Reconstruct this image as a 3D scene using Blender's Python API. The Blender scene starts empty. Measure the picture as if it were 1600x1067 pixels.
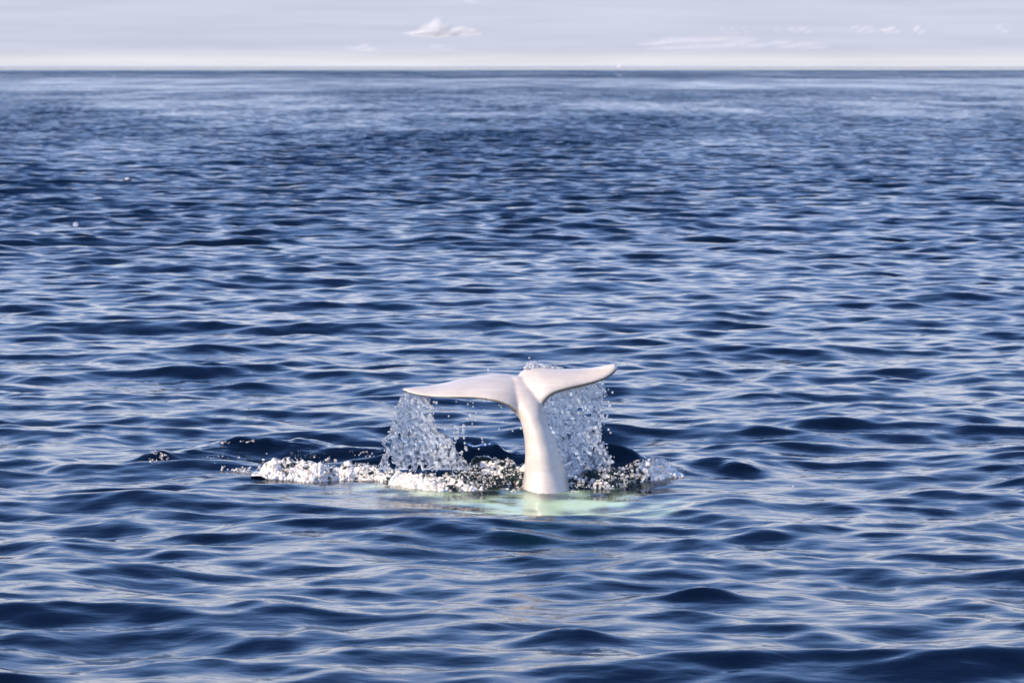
import bpy, bmesh, math, random
import numpy as np
from mathutils import Vector, Matrix, noise as mnoise

R = math.radians
rng = np.random.default_rng(11)
random.seed(11)
SC = bpy.context.scene
COL = SC.collection

# ------------------------------------------------------------------ camera
F = 6000.0                      # focal length in photo pixels (1600 wide)
H = 1.974                       # eye height above the water, a small boat
HOR = 104.0                     # horizon row in the photo
D0 = 18.0                       # distance of the tail
PITCH = math.atan((533.5 - HOR) / F)
cam_d = bpy.data.cameras.new('camera')
cam = bpy.data.objects.new('camera', cam_d)
COL.objects.link(cam)
cam.location = (0, 0, H)
cam.rotation_euler = (R(90) - PITCH, 0, 0)
cam_d.sensor_width = 36
cam_d.lens = 36 * F / 1600
cam_d.clip_start = 0.5
cam_d.clip_end = 400000
cam_d.dof.use_dof = True
cam_d.dof.focus_distance = D0
cam_d.dof.aperture_fstop = 10
SC.camera = cam

# ------------------------------------------------------------------ light
SUN_EL, SUN_ROT = 36.0, -115.0
w = bpy.data.worlds.new("World")
SC.world = w
w.use_nodes = True
nt = w.node_tree
bgn = nt.nodes['Background']
sky = nt.nodes.new('ShaderNodeTexSky')
sky.sky_type = 'NISHITA'
sky.sun_disc = False
sky.sun_elevation = R(SUN_EL)
sky.sun_rotation = R(SUN_ROT)
sky.air_density = 1.0
sky.dust_density = 0.4
sky.ozone_density = 3.0
# low haze, then an added bright band and deep blue for the sea's reflections
tc = nt.nodes.new('ShaderNodeTexCoord')
sp = nt.nodes.new('ShaderNodeSeparateXYZ')
nt.links.new(tc.outputs['Generated'], sp.inputs[0])
SKY_RAMP = [(-1.0, 0.97, (6.0, 6.1, 6.5)), (0.0019, 0.97, (6.0, 6.1, 6.5)), (0.005, 0.95, (4.6, 4.85, 6.0)),
             (0.018, 0.93, (4.65, 4.9, 6.1)), (0.04, 0.94, (9.6, 10.0, 11.6)), (0.12, 0.94, (10.6, 11.4, 13.4)), (0.19, 0.92, (8.4, 10.0, 14.0)),
             (0.34, 0.92, (3.5, 6.6, 14.0)), (0.6, 0.7, (0.75, 2.0, 6.4)), (1.0, 0.5, (0.5, 1.4, 4.6))]
lg = nt.nodes.new('ShaderNodeMapRange')      # elevation spread out on a log scale for the ramps
mx0 = nt.nodes.new('ShaderNodeMath'); mx0.operation = 'MAXIMUM'; mx0.inputs[1].default_value = 0.0005
nt.links.new(sp.outputs['Z'], mx0.inputs[0])
ml = nt.nodes.new('ShaderNodeMath'); ml.operation = 'LOGARITHM'; ml.inputs[1].default_value = 10
nt.links.new(mx0.outputs[0], ml.inputs[0])
lg.inputs['From Min'].default_value = -3.4
lg.inputs['From Max'].default_value = 0.0
nt.links.new(ml.outputs[0], lg.inputs['Value'])
r1 = nt.nodes.new('ShaderNodeValToRGB'); r2 = nt.nodes.new('ShaderNodeValToRGB')
for rp, which in ((r1, 0), (r2, 1)):
    els = rp.color_ramp.elements
    for i, (z, f, c) in enumerate(SKY_RAMP):
        p = (math.log10(max(z, 0.0005)) + 3.4) / 3.4
        e = els[i] if i < 2 else els.new(p)
        e.position = p
        e.color = (f, f, f, 1) if which == 0 else (c[0] / 14, c[1] / 14, c[2] / 14, 1)
    nt.links.new(lg.outputs[0], rp.inputs[0])
sc10 = nt.nodes.new('ShaderNodeVectorMath'); sc10.operation = 'SCALE'; sc10.inputs['Scale'].default_value = 14
nt.links.new(r2.outputs[0], sc10.inputs[0])
mixs = nt.nodes.new('ShaderNodeMix'); mixs.data_type = 'RGBA'
nt.links.new(r1.outputs[0], mixs.inputs['Factor'])
nt.links.new(sky.outputs[0], mixs.inputs['A'])
nt.links.new(sc10.outputs[0], mixs.inputs['B'])
# slight unevenness of the haze, drawn out level
mpw = nt.nodes.new('ShaderNodeMapping'); mpw.inputs['Scale'].default_value = (14, 14, 260)
nzw = nt.nodes.new('ShaderNodeTexNoise'); nzw.inputs['Scale'].default_value = 1.6; nzw.inputs['Detail'].default_value = 3
mrw = nt.nodes.new('ShaderNodeMapRange'); mrw.inputs['From Min'].default_value = .3; mrw.inputs['From Max'].default_value = .7
mrw.inputs['To Min'].default_value = .945; mrw.inputs['To Max'].default_value = 1.055
vsw = nt.nodes.new('ShaderNodeVectorMath'); vsw.operation = 'SCALE'
nt.links.new(tc.outputs['Generated'], mpw.inputs[0]); nt.links.new(mpw.outputs[0], nzw.inputs[0]); nt.links.new(nzw.outputs[0], mrw.inputs[0])
nt.links.new(mixs.outputs['Result'], vsw.inputs[0]); nt.links.new(mrw.outputs[0], vsw.inputs['Scale'])
nt.links.new(vsw.outputs[0], bgn.inputs['Color'])
bgn.inputs['Strength'].default_value = 0.10

sun_d = bpy.data.lights.new('sun', 'SUN')
sun_d.energy = 4.2
sun_d.angle = R(0.53)
sun_d.color = (1.0, 0.86, 0.70)
sun = bpy.data.objects.new('sun', sun_d)
COL.objects.link(sun)
sdir = Vector((math.sin(R(SUN_ROT)) * math.cos(R(SUN_EL)), math.cos(R(SUN_ROT)) * math.cos(R(SUN_EL)), math.sin(R(SUN_EL))))
sun.rotation_euler = sdir.to_track_quat('Z', 'Y').to_euler()
sun.location = (-6, -4, 30)

SC.view_settings.view_transform = 'Standard'
SC.view_settings.look = 'None'
SC.view_settings.exposure = 0.40
SC.view_settings.gamma = 1.0
SC.cycles.use_denoising = True
SC.cycles.sample_clamp_indirect = 1.6
SC.cycles.volume_bounces = 6
SC.cycles.max_bounces = 12
SC.cycles.transparent_max_bounces = 40
SC.cycles.caustics_refractive = True
SC.cycles.caustics_reflective = True
SC.cycles.blur_glossy = 0.3

# ------------------------------------------------------------------ helpers
cp, spn = math.cos(PITCH), math.sin(PITCH)
def P(px, py, Y):
    """point at depth Y seen at photo pixel (px, py)"""
    u = (px - 800.0) / F
    v = (533.5 - py) / F
    d = (u, cp + v * spn, -spn + v * cp)
    k = Y / d[1]
    return Vector((d[0] * k, Y, H + d[2] * k))
def depth_of(py, z=0.0):
    """depth at which the plane of height z is seen on row py"""
    v = (533.5 - py) / F
    return (z - H) * (cp + v * spn) / (-spn + v * cp)

def link_mesh(name, verts, faces, mat=None, parent=None, smooth=True):
    me = bpy.data.meshes.new(name)
    if isinstance(verts, np.ndarray):
        verts = np.ascontiguousarray(verts, dtype=np.float32)
        faces = np.ascontiguousarray(faces, dtype=np.int32)
        n = faces.shape[1]
        me.vertices.add(len(verts)); me.vertices.foreach_set('co', verts.ravel())
        me.loops.add(faces.size); me.loops.foreach_set('vertex_index', faces.ravel())
        me.polygons.add(len(faces))
        me.polygons.foreach_set('loop_start', np.arange(0, faces.size, n, dtype=np.int32))
        me.polygons.foreach_set('loop_total', np.full(len(faces), n, dtype=np.int32))
        me.update(calc_edges=True)
    else:
        me.from_pydata(verts, [], faces)
    me.polygons.foreach_set('use_smooth', np.full(len(me.polygons), smooth))
    me.update()
    if mat: me.materials.append(mat)
    o = bpy.data.objects.new(name, me)
    COL.objects.link(o)
    if parent: o.parent = parent
    return o

def tag(o, label=None, cat=None, group=None, kind=None):
    if label: o['label'] = label
    if cat: o['category'] = cat
    if group: o['group'] = group
    if kind: o['kind'] = kind
    return o

def new_mat(name):
    m = bpy.data.materials.new(name)
    m.use_nodes = True
    m.node_tree.nodes.clear()
    return m, m.node_tree.nodes, m.node_tree.links

def vnoise(x, y, z, seed=0):
    """cheap smooth value noise on arrays, about -1..1"""
    x = np.asarray(x, float); y = np.asarray(y, float); z = np.asarray(z, float)
    xi, yi, zi = np.floor(x).astype(np.int64), np.floor(y).astype(np.int64), np.floor(z).astype(np.int64)
    fx, fy, fz = x - xi, y - yi, z - zi
    fx = fx * fx * (3 - 2 * fx); fy = fy * fy * (3 - 2 * fy); fz = fz * fz * (3 - 2 * fz)
    def h(a, b, c):
        n = (a * 374761393 + b * 668265263 + c * 2147483647 + seed * 1274126177) & 0xffffffff
        n = ((n ^ (n >> 13)) * 1274126177) & 0xffffffff
        n = (n ^ (n >> 16)) & 0xffff
        return n / 32767.5 - 1
    r = 0
    for dx in (0, 1):
        for dy in (0, 1):
            for dz in (0, 1):
                wgt = (fx if dx else 1 - fx) * (fy if dy else 1 - fy) * (fz if dz else 1 - fz)
                r = r + wgt * h(xi + dx, yi + dy, zi + dz)
    return r

def sstep(a, b, x):
    t = np.clip((x - a) / (b - a), 0, 1)
    return t * t * (3 - 2 * t)

# ------------------------------------------------------------------ materials
def make_water_mat():
    m, N, L = new_mat('sea_water')
    out = N.new('ShaderNodeOutputMaterial')
    fr = N.new('ShaderNodeFresnel'); fr.inputs['IOR'].default_value = 1.333
    gl = N.new('ShaderNodeBsdfGlossy'); gl.inputs['Roughness'].default_value = 0.03
    rf = N.new('ShaderNodeBsdfRefraction'); rf.inputs['IOR'].default_value = 1.333; rf.inputs['Roughness'].default_value = 0.0
    tr = N.new('ShaderNodeBsdfTransparent')
    df = N.new('ShaderNodeBsdfDiffuse')
    mk = N.new('ShaderNodeAttribute'); mk.attribute_name = 'milk_glow'      # churned-in air, plus the submerged body's glow painted on
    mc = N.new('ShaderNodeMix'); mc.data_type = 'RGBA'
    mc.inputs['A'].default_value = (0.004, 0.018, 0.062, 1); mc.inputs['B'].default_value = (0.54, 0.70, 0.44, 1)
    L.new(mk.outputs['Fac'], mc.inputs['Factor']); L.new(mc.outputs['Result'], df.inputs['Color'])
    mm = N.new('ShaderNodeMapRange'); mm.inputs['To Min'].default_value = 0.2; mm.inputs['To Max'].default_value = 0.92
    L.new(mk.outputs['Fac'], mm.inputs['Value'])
    m1 = N.new('ShaderNodeMixShader'); m1.inputs[0].default_value = 0.35
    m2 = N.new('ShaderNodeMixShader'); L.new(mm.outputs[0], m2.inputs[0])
    m3 = N.new('ShaderNodeMixShader')
    L.new(rf.outputs[0], m1.inputs[1]); L.new(tr.outputs[0], m1.inputs[2])
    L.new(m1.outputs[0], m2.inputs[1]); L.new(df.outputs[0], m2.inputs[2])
    L.new(fr.outputs[0], m3.inputs[0]); L.new(m2.outputs[0], m3.inputs[1]); L.new(gl.outputs[0], m3.inputs[2])
    L.new(m3.outputs[0], out.inputs['Surface'])
    # capillary ripples finer than the mesh
    tc = N.new('ShaderNodeTexCoord')
    at = N.new('ShaderNodeAttribute'); at.attribute_name = 'ripple'
    mp = N.new('ShaderNodeMapping'); mp.inputs['Scale'].default_value = (1.0, 1.9, 1.0)
    L.new(tc.outputs['Object'], mp.inputs[0])
    n1 = N.new('ShaderNodeTexNoise'); n1.inputs['Scale'].default_value = 3.2; n1.inputs['Detail'].default_value = 3; n1.inputs['Roughness'].default_value = 0.55
    n2 = N.new('ShaderNodeTexNoise'); n2.inputs['Scale'].default_value = 11.0; n2.inputs['Detail'].default_value = 2
    L.new(mp.outputs[0], n1.inputs[0]); L.new(mp.outputs[0], n2.inputs[0])
    ad = N.new('ShaderNodeMath'); ad.operation = 'MULTIPLY_ADD'; ad.inputs[1].default_value = 0.22
    L.new(n2.outputs[0], ad.inputs[0]); L.new(n1.outputs[0], ad.inputs[2])
    bp = N.new('ShaderNodeBump'); bp.inputs['Distance'].default_value = 0.10
    L.new(at.outputs['Fac'], bp.inputs['Strength']); L.new(ad.outputs[0], bp.inputs['Height'])
    # far off, where the mesh no longer carries the short waves, their slopes tilt the surface instead
    sl = N.new('ShaderNodeAttribute'); sl.attribute_name = 'slope'
    mp2 = N.new('ShaderNodeMapping'); mp2.inputs['Scale'].default_value = (0.9, 1.5, 1.0)
    L.new(tc.outputs['Object'], mp2.inputs[0])
    n3 = N.new('ShaderNodeTexNoise'); n3.inputs['Scale'].default_value = 1.6; n3.inputs['Detail'].default_value = 3
    L.new(mp2.outputs[0], n3.inputs[0])
    sb = N.new('ShaderNodeVectorMath'); sb.operation = 'SUBTRACT'; sb.inputs[1].default_value = (.5, .5, .5)
    L.new(n3.outputs['Color'], sb.inputs[0])
    sx = N.new('ShaderNodeSeparateXYZ'); L.new(sb.outputs[0], sx.inputs[0])
    ab = N.new('ShaderNodeMath'); ab.operation = 'ABSOLUTE'; L.new(sx.outputs['Y'], ab.inputs[0])
    ng = N.new('ShaderNodeMath'); ng.operation = 'MULTIPLY'; ng.inputs[1].default_value = -1.0; bi = N.new('ShaderNodeMath'); bi.operation = 'ADD'; bi.inputs[1].default_value = .022; L.new(ab.outputs[0], bi.inputs[0]); L.new(bi.outputs[0], ng.inputs[0])
    cx_ = N.new('ShaderNodeCombineXYZ'); L.new(sx.outputs['X'], cx_.inputs['X']); L.new(ng.outputs[0], cx_.inputs['Y'])
    mv = N.new('ShaderNodeVectorMath'); mv.operation = 'MULTIPLY'; mv.inputs[1].default_value = (6.0, 13.0, 0.0)
    L.new(cx_.outputs[0], mv.inputs[0])
    sv = N.new('ShaderNodeVectorMath'); sv.operation = 'SCALE'
    L.new(mv.outputs[0], sv.inputs[0]); L.new(sl.outputs['Fac'], sv.inputs['Scale'])
    av = N.new('ShaderNodeVectorMath'); av.operation = 'ADD'
    L.new(bp.outputs[0], av.inputs[0]); L.new(sv.outputs[0], av.inputs[1])
    nv = N.new('ShaderNodeVectorMath'); nv.operation = 'NORMALIZE'
    L.new(av.outputs[0], nv.inputs[0])
    for nd in (fr, gl, rf, df): L.new(nv.outputs[0], nd.inputs['Normal'])
    va = N.new('ShaderNodeVolumeAbsorption')
    va.inputs['Color'].default_value = (0.0, 0.72, 0.58, 1); va.inputs['Density'].default_value = 4.5
    L.new(va.outputs[0], out.inputs['Volume'])
    return m

def make_skin_mat():
    m, N, L = new_mat('whale_skin')
    out = N.new('ShaderNodeOutputMaterial')
    b = N.new('ShaderNodeBsdfPrincipled')
    tc = N.new('ShaderNodeTexCoord')
    n1 = N.new('ShaderNodeTexNoise'); n1.inputs['Scale'].default_value = 7; n1.inputs['Detail'].default_value = 5
    n2 = N.new('ShaderNodeTexNoise'); n2.inputs['Scale'].default_value = 45; n2.inputs['Detail'].default_value = 3
    L.new(tc.outputs['Object'], n1.inputs[0]); L.new(tc.outputs['Object'], n2.inputs[0])
    cr = N.new('ShaderNodeValToRGB')
    cr.color_ramp.elements[0].position = 0.3; cr.color_ramp.elements[0].color = (0.47, 0.40, 0.34, 1)
    cr.color_ramp.elements[1].position = 0.62; cr.color_ramp.elements[1].color = (0.66, 0.58, 0.51, 1)
    n4 = N.new('ShaderNodeTexNoise'); n4.inputs['Scale'].default_value = 9; n4.inputs['Detail'].default_value = 6; n4.inputs['Roughness'].default_value = .7; n4.inputs['Distortion'].default_value = 1.5
    mp4 = N.new('ShaderNodeMapping'); mp4.inputs['Scale'].default_value = (.35, 1, 2.2); mp4.inputs['Rotation'].default_value = (0, .3, 0)
    L.new(tc.outputs['Object'], mp4.inputs[0]); L.new(mp4.outputs[0], n4.inputs[0])
    a4 = N.new('ShaderNodeMath'); a4.operation = 'MULTIPLY_ADD'; a4.inputs[1].default_value = .5; a4.inputs[2].default_value = -.0
    L.new(n4.outputs[0], a4.inputs[0])
    a5 = N.new('ShaderNodeMath'); a5.operation = 'MULTIPLY_ADD'; a5.inputs[1].default_value = .5
    L.new(n1.outputs[0], a5.inputs[0]); L.new(a4.outputs[0], a5.inputs[2]); L.new(a5.outputs[0], cr.inputs[0])
    mg = N.new('ShaderNodeAttribute'); mg.attribute_name = 'margin_shade'      # brown rim with painted underside shade along the leading edges
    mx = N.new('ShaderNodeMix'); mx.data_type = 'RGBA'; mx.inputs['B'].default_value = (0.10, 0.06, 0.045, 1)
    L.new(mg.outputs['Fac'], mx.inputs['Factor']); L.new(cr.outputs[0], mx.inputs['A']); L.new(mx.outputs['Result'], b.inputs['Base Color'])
    b.inputs['Roughness'].default_value = 0.42
    b.inputs['Specular IOR Level'].default_value = 0.45
    b.inputs['Coat Weight'].default_value = 0.25; b.inputs['Coat Roughness'].default_value = 0.18
    bp = N.new('ShaderNodeBump'); bp.inputs['Strength'].default_value = 0.12; bp.inputs['Distance'].default_value = 0.01
    L.new(n2.outputs[0], bp.inputs['Height']); L.new(bp.outputs[0], b.inputs['Normal'])
    L.new(b.outputs[0], out.inputs[0])
    return m

def make_spray_mat(name, white, tint=(0.92, 0.94, 0.97), scale=60, lo=0.42, hi=0.6):
    """thin falling water: clear water broken by patches of white aerated water"""
    m, N, L = new_mat(name)
    out = N.new('ShaderNodeOutputMaterial')
    fr = N.new('ShaderNodeFresnel'); fr.inputs['IOR'].default_value = 1.333
    gl = N.new('ShaderNodeBsdfGlossy'); gl.inputs['Roughness'].default_value = 0.05
    rf = N.new('ShaderNodeBsdfRefraction'); rf.inputs['IOR'].default_value = 1.333; rf.inputs['Roughness'].default_value = 0.08
    df = N.new('ShaderNodeBsdfDiffuse'); df.inputs['Color'].default_value = (*tint, 1)
    tl = N.new('ShaderNodeBsdfTranslucent'); tl.inputs['Color'].default_value = (*tint, 1)
    mt = N.new('ShaderNodeMixShader'); mt.inputs[0].default_value = 0.45
    L.new(df.outputs[0], mt.inputs[1]); L.new(tl.outputs[0], mt.inputs[2])
    tr = N.new('ShaderNodeBsdfTransparent')
    mr = N.new('ShaderNodeMixShader'); mr.inputs[0].default_value = 0.25
    L.new(rf.outputs[0], mr.inputs[1]); L.new(tr.outputs[0], mr.inputs[2])
    tc = N.new('ShaderNodeTexCoord')
    n1 = N.new('ShaderNodeTexNoise'); n1.inputs['Scale'].default_value = scale; n1.inputs['Detail'].default_value = 3
    L.new(tc.outputs['Object'], n1.inputs[0])
    mr2 = N.new('ShaderNodeMapRange')
    mr2.inputs['From Min'].default_value = lo; mr2.inputs['From Max'].default_value = hi
    mr2.inputs['To Min'].default_value = white[0]; mr2.inputs['To Max'].default_value = white[1]
    L.new(n1.outputs[0], mr2.inputs[0])
    mw = N.new('ShaderNodeMixShader')
    L.new(mr2.outputs[0], mw.inputs[0]); L.new(mr.outputs[0], mw.inputs[1]); L.new(mt.outputs[0], mw.inputs[2])
    mf = N.new('ShaderNodeMixShader')
    L.new(fr.outputs[0], mf.inputs[0]); L.new(mw.outputs[0], mf.inputs[1]); L.new(gl.outputs[0], mf.inputs[2])
    L.new(mf.outputs[0], out.inputs[0])
    return m

def make_foam_mat(name, attr):
    """white froth where the 'froth' value is high, dark clear water elsewhere"""
    m, N, L = new_mat(name)
    out = N.new('ShaderNodeOutputMaterial')
    b = N.new('ShaderNodeBsdfPrincipled')
    tc = N.new('ShaderNodeTexCoord')
    n1 = N.new('ShaderNodeTexNoise'); n1.inputs['Scale'].default_value = 55; n1.inputs['Detail'].default_value = 4
    L.new(tc.outputs['Object'], n1.inputs[0])
    cr = N.new('ShaderNodeValToRGB')
    cr.color_ramp.elements[0].position = 0.36; cr.color_ramp.elements[0].color = (0.50, 0.43, 0.36, 1)
    cr.color_ramp.elements[1].position = 0.58; cr.color_ramp.elements[1].color = (0.90, 0.85, 0.79, 1)
    L.new(n1.outputs[0], cr.inputs[0]); L.new(cr.outputs[0], b.inputs['Base Color'])
    b.inputs['Roughness'].default_value = 0.18
    b.inputs['IOR'].default_value = 1.333
    if not attr:
        b.inputs['Transmission Weight'].default_value = 0.15
        L.new(b.outputs[0], out.inputs[0])
        return m
    d = N.new('ShaderNodeBsdfPrincipled')
    d.inputs['Base Color'].default_value = (0.012, 0.022, 0.022, 1); d.inputs['Roughness'].default_value = 0.07; d.inputs['IOR'].default_value = 1.333
    d.inputs['Specular IOR Level'].default_value = 0.35
    at = N.new('ShaderNodeAttribute'); at.attribute_name = 'froth'
    mx = N.new('ShaderNodeMixShader')
    L.new(at.outputs['Fac'], mx.inputs[0]); L.new(d.outputs[0], mx.inputs[1]); L.new(b.outputs[0], mx.inputs[2])
    L.new(mx.outputs[0], out.inputs[0])
    return m

def simple_mat(name, col, rough=0.6, var=0.12, scale=20):
    m, N, L = new_mat(name)
    out = N.new('ShaderNodeOutputMaterial'); b = N.new('ShaderNodeBsdfPrincipled')
    tc = N.new('ShaderNodeTexCoord'); n1 = N.new('ShaderNodeTexNoise'); n1.inputs['Scale'].default_value = scale
    L.new(tc.outputs['Object'], n1.inputs[0])
    mx = N.new('ShaderNodeMix'); mx.data_type = 'RGBA'
    mx.inputs['A'].default_value = (*[c * (1 - var) for c in col], 1); mx.inputs['B'].default_value = (*[min(1, c * (1 + var)) for c in col], 1)
    L.new(n1.outputs[0], mx.inputs['Factor']); L.new(mx.outputs['Result'], b.inputs['Base Color'])
    b.inputs['Roughness'].default_value = rough
    L.new(b.outputs[0], out.inputs[0])
    return m

def make_cloud_mat(name, opac):
    """one thin shell of mist; a cloud is many of them, one inside the other"""
    m, N, L = new_mat(name)
    out = N.new('ShaderNodeOutputMaterial')
    d = N.new('ShaderNodeBsdfDiffuse'); d.inputs['Color'].default_value = (.9, .9, .95, 1)
    tl = N.new('ShaderNodeBsdfTranslucent'); tl.inputs['Color'].default_value = (.9, .9, .95, 1)
    nn = N.new('ShaderNodeCombineXYZ'); nn.inputs[0].default_value = -.6; nn.inputs[1].default_value = -.45; nn.inputs[2].default_value = .66; L.new(nn.outputs[0], d.inputs['Normal'])
    n2 = N.new('ShaderNodeCombineXYZ'); n2.inputs[0].default_value = .6; n2.inputs[1].default_value = .45; n2.inputs[2].default_value = -.66; L.new(n2.outputs[0], tl.inputs['Normal'])
    md = N.new('ShaderNodeMixShader'); md.inputs[0].default_value = .5
    L.new(d.outputs[0], md.inputs[1]); L.new(tl.outputs[0], md.inputs[2])
    t = N.new('ShaderNodeBsdfTransparent'); mx = N.new('ShaderNodeMixShader'); mx.inputs[0].default_value = opac
    L.new(t.outputs[0], mx.inputs[1]); L.new(md.outputs[0], mx.inputs[2]); L.new(mx.outputs[0], out.inputs['Surface'])
    return m

M_WATER = make_water_mat()
M_SKIN = make_skin_mat()
M_SHEET = make_spray_mat('falling_water', (0.03, 0.62), scale=52, lo=.44, hi=.62)
M_DROP = make_spray_mat('spray_drop', (0.35, 0.8), scale=50)
M_FOAM = make_foam_mat('foam', True)
M_FLECK = make_foam_mat('glint_fleck', False)

# ------------------------------------------------------------------ sea
def build_sea():
    # rows: spacing grows with distance
    ys = [10.6]
    while ys[-1] < 60000:
        d = ys[-1]
        if d < 26: s = 0.030
        elif d < 300: s = 0.030 * (d / 26) ** 1.3
        else: s = 0.030 * (300 / 26) ** 1.3 * (d / 300) ** 2.2
        s = min(s, d * 0.04)
        ys.append(d + s)
    ys = np.array(ys)
    nx = 540
    us = np.linspace(-1, 1, nx)
    half = 0.160                                  # half width per metre of distance (frame itself: 0.133)
    Y, U = np.meshgrid(ys, us, indexing='ij')
    X = U * (half * Y + 1.2)
    row_s = np.gradient(ys)[:, None]
    # wind patches
    fs = 0.25 + 0.75 * sstep(30, 120, Y)
    patch = (vnoise(X / 1.7, Y / 10.0, 0 * X, 31) * 0.5 + vnoise(X / 4.5, Y / 32.0, 0 * X, 32) * 0.55 + vnoise(X / 14.0, Y / 110.0, 0 * X, 33) * 0.5
             + vnoise(X / 45.0, Y / 400.0, 0 * X, 34) * 0.45 * sstep(150, 400, Y))
    gust = 1.0 + 0.55 * fs * patch + 0.22 * vnoise(X / 9.0, Y / 16.0, 0 * X, 3) + 0.16 * vnoise(X / 30.0, Y / 60.0, 0 * X, 5)
    far = np.where(Y < 260, 1.0, 1.0)
    band = 1.0 - 0.22 * sstep(300, 400, Y) * (1 - sstep(600, 680, Y)) + .35 * sstep(560, 700, Y)
    calm = 1.0 - 0.97 * sstep(1850, 2050, Y)
    gmin = .25 + .35 * sstep(80, 200, Y); gust = np.clip(gust, gmin, 2.2 - .7 * sstep(80, 200, Y))
    amp = gust * band * calm * (1 - .50 * sstep(28, 110, Y))
    miss = np.zeros(len(ys))
    Z = np.zeros_like(X); DX = np.zeros_like(X); DY = np.zeros_like(X)
    NW = 230
    lam = np.exp(np.linspace(math.log(0.11), math.log(3.2), NW)) * (1 + 0.04 * rng.standard_normal(NW))
    th = rng.normal(0, R(36), NW) + np.where(rng.random(NW) < 0.4, R(25), R(-12))
    slope2 = np.exp(-(np.log(lam / 0.38)) ** 2 / (2 * 0.74 ** 2)) + 0.04
    slope2 *= (0.147 ** 2) / slope2.sum()
    # a few long-crested waves run straight in towards the boat
    NL = 14
    lam = np.concatenate([lam, np.exp(np.linspace(math.log(.8), math.log(2.8), NL))])
    th = np.concatenate([th, rng.normal(R(3), R(9), NL)])
    slope2 = np.concatenate([slope2, np.full(NL, .05 ** 2 / NL)]); NW += NL
    a = np.sqrt(2 * slope2) * lam / (2 * math.pi)
    ph = rng.random(NW) * 2 * math.pi
    for i in range(NW):
        k = 2 * math.pi / lam[i]
        cut = np.nonzero(row_s[:, 0] * 2.6 > lam[i])[0]
        n = cut[0] if len(cut) else len(ys)
        fade = np.clip((lam[i] / (row_s[:n] * 2.6) - 1) / 0.5, 0, 1)
        full = np.zeros(len(ys)); full[:n] = fade[:, 0]; miss += slope2[i] * (1 - full ** 2)
        kx, ky = k * math.sin(th[i]), -k * math.cos(th[i])
        Q = 0.95 * float(sstep(.12, .45, lam[i]))
        p = kx * X[:n] + ky * Y[:n] + ph[i]
        c, s = np.cos(p), np.sin(p)
        A = a[i] * fade * amp[:n]
        Z[:n] += A * c
        DX[:n] -= Q * A * s * kx / k
        DY[:n] -= Q * A * s * ky / k
    # swirls and hummocks that the diving tail has thrown up
    cx = (855 - 800) / F * D0
    near = np.exp(-np.abs((X - cx + .25) / 1.15) ** 3 - np.abs((Y - 17.8) / 0.95) ** 3)
    Z *= 1 - 0.62 * near
    bul = np.exp(-np.abs((X - cx - .08) / .42) ** 2.5)
    tt = Y - 17.88
    Z -= .055 * bul * np.exp(-((Y - 17.25) / .30) ** 2)
    chop = 0.5 * vnoise(X / .10, Y / .085, 0 * X, 21) + 0.32 * vnoise(X / .05, Y / .05, 0 * X, 22)
    rip = np.zeros_like(Z)
    def hummock(px, py, hpx, top, hy, rough, skew=0.0):
        yb = depth_of(py) + 0.14
        xc = (px - 800) / F * yb
        wx = hpx / F * yb
        gx = np.exp(-np.abs((X - xc) / wx) ** 2.4)
        t = (Y - yb)
        gy = np.where(t < 0, np.exp(-(t / (hy * 0.5)) ** 2), np.exp(-(t / hy) ** 2))
        g = gx * gy
        hgt = top / F * yb
        return g * hgt * (1 + .6 * rough * 1.5 * (chop + .35 * vnoise(X / .2, Y / .16, 0 * X, 23))), g * rough
    for (px, py, hpx, top, hy, rough) in HUMMOCKS:
        dz, rr = hummock(px, py, hpx, top, hy, rough)
        Z += dz
        rip += rr
    co = np.stack([X + DX, Y + DY, Z], -1).reshape(-1, 3)
    ny = len(ys)
    idx = np.arange(ny * nx).reshape(ny, nx)
    fc = np.stack([idx[:-1, :-1], idx[:-1, 1:], idx[1:, 1:], idx[1:, :-1]], -1).reshape(-1, 4)
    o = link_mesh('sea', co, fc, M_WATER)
    at = o.data.attributes.new('ripple', 'FLOAT', 'POINT')
    at.data.foreach_set('value', np.clip(0.085 * (1 - sstep(40, 120, Y)) * gust + .55 * np.clip(rip - .1, 0, 1), 0, 1).astype(np.float32).ravel())
    at = o.data.attributes.new('slope', 'FLOAT', 'POINT')
    at.data.foreach_set('value', (np.sqrt(miss)[:, None] * gust * band * calm * (.75 + .35 * sstep(40, 120, Y))).astype(np.float32).ravel())
    # painted glow and caustic streaks of the sunken body; milky water by the foam
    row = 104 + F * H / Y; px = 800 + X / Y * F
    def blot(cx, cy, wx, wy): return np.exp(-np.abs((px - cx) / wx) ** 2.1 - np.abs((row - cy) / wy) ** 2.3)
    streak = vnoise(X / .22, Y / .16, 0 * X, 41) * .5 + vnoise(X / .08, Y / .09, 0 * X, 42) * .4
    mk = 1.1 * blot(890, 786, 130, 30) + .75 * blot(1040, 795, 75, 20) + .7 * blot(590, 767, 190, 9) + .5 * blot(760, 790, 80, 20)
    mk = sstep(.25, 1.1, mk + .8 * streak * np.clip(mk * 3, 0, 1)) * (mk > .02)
    at = o.data.attributes.new('milk_glow', 'FLOAT', 'POINT')
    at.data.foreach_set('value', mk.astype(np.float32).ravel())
    tag(o, kind='structure')
    print('sea quads', len(fc))
    return ys

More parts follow.
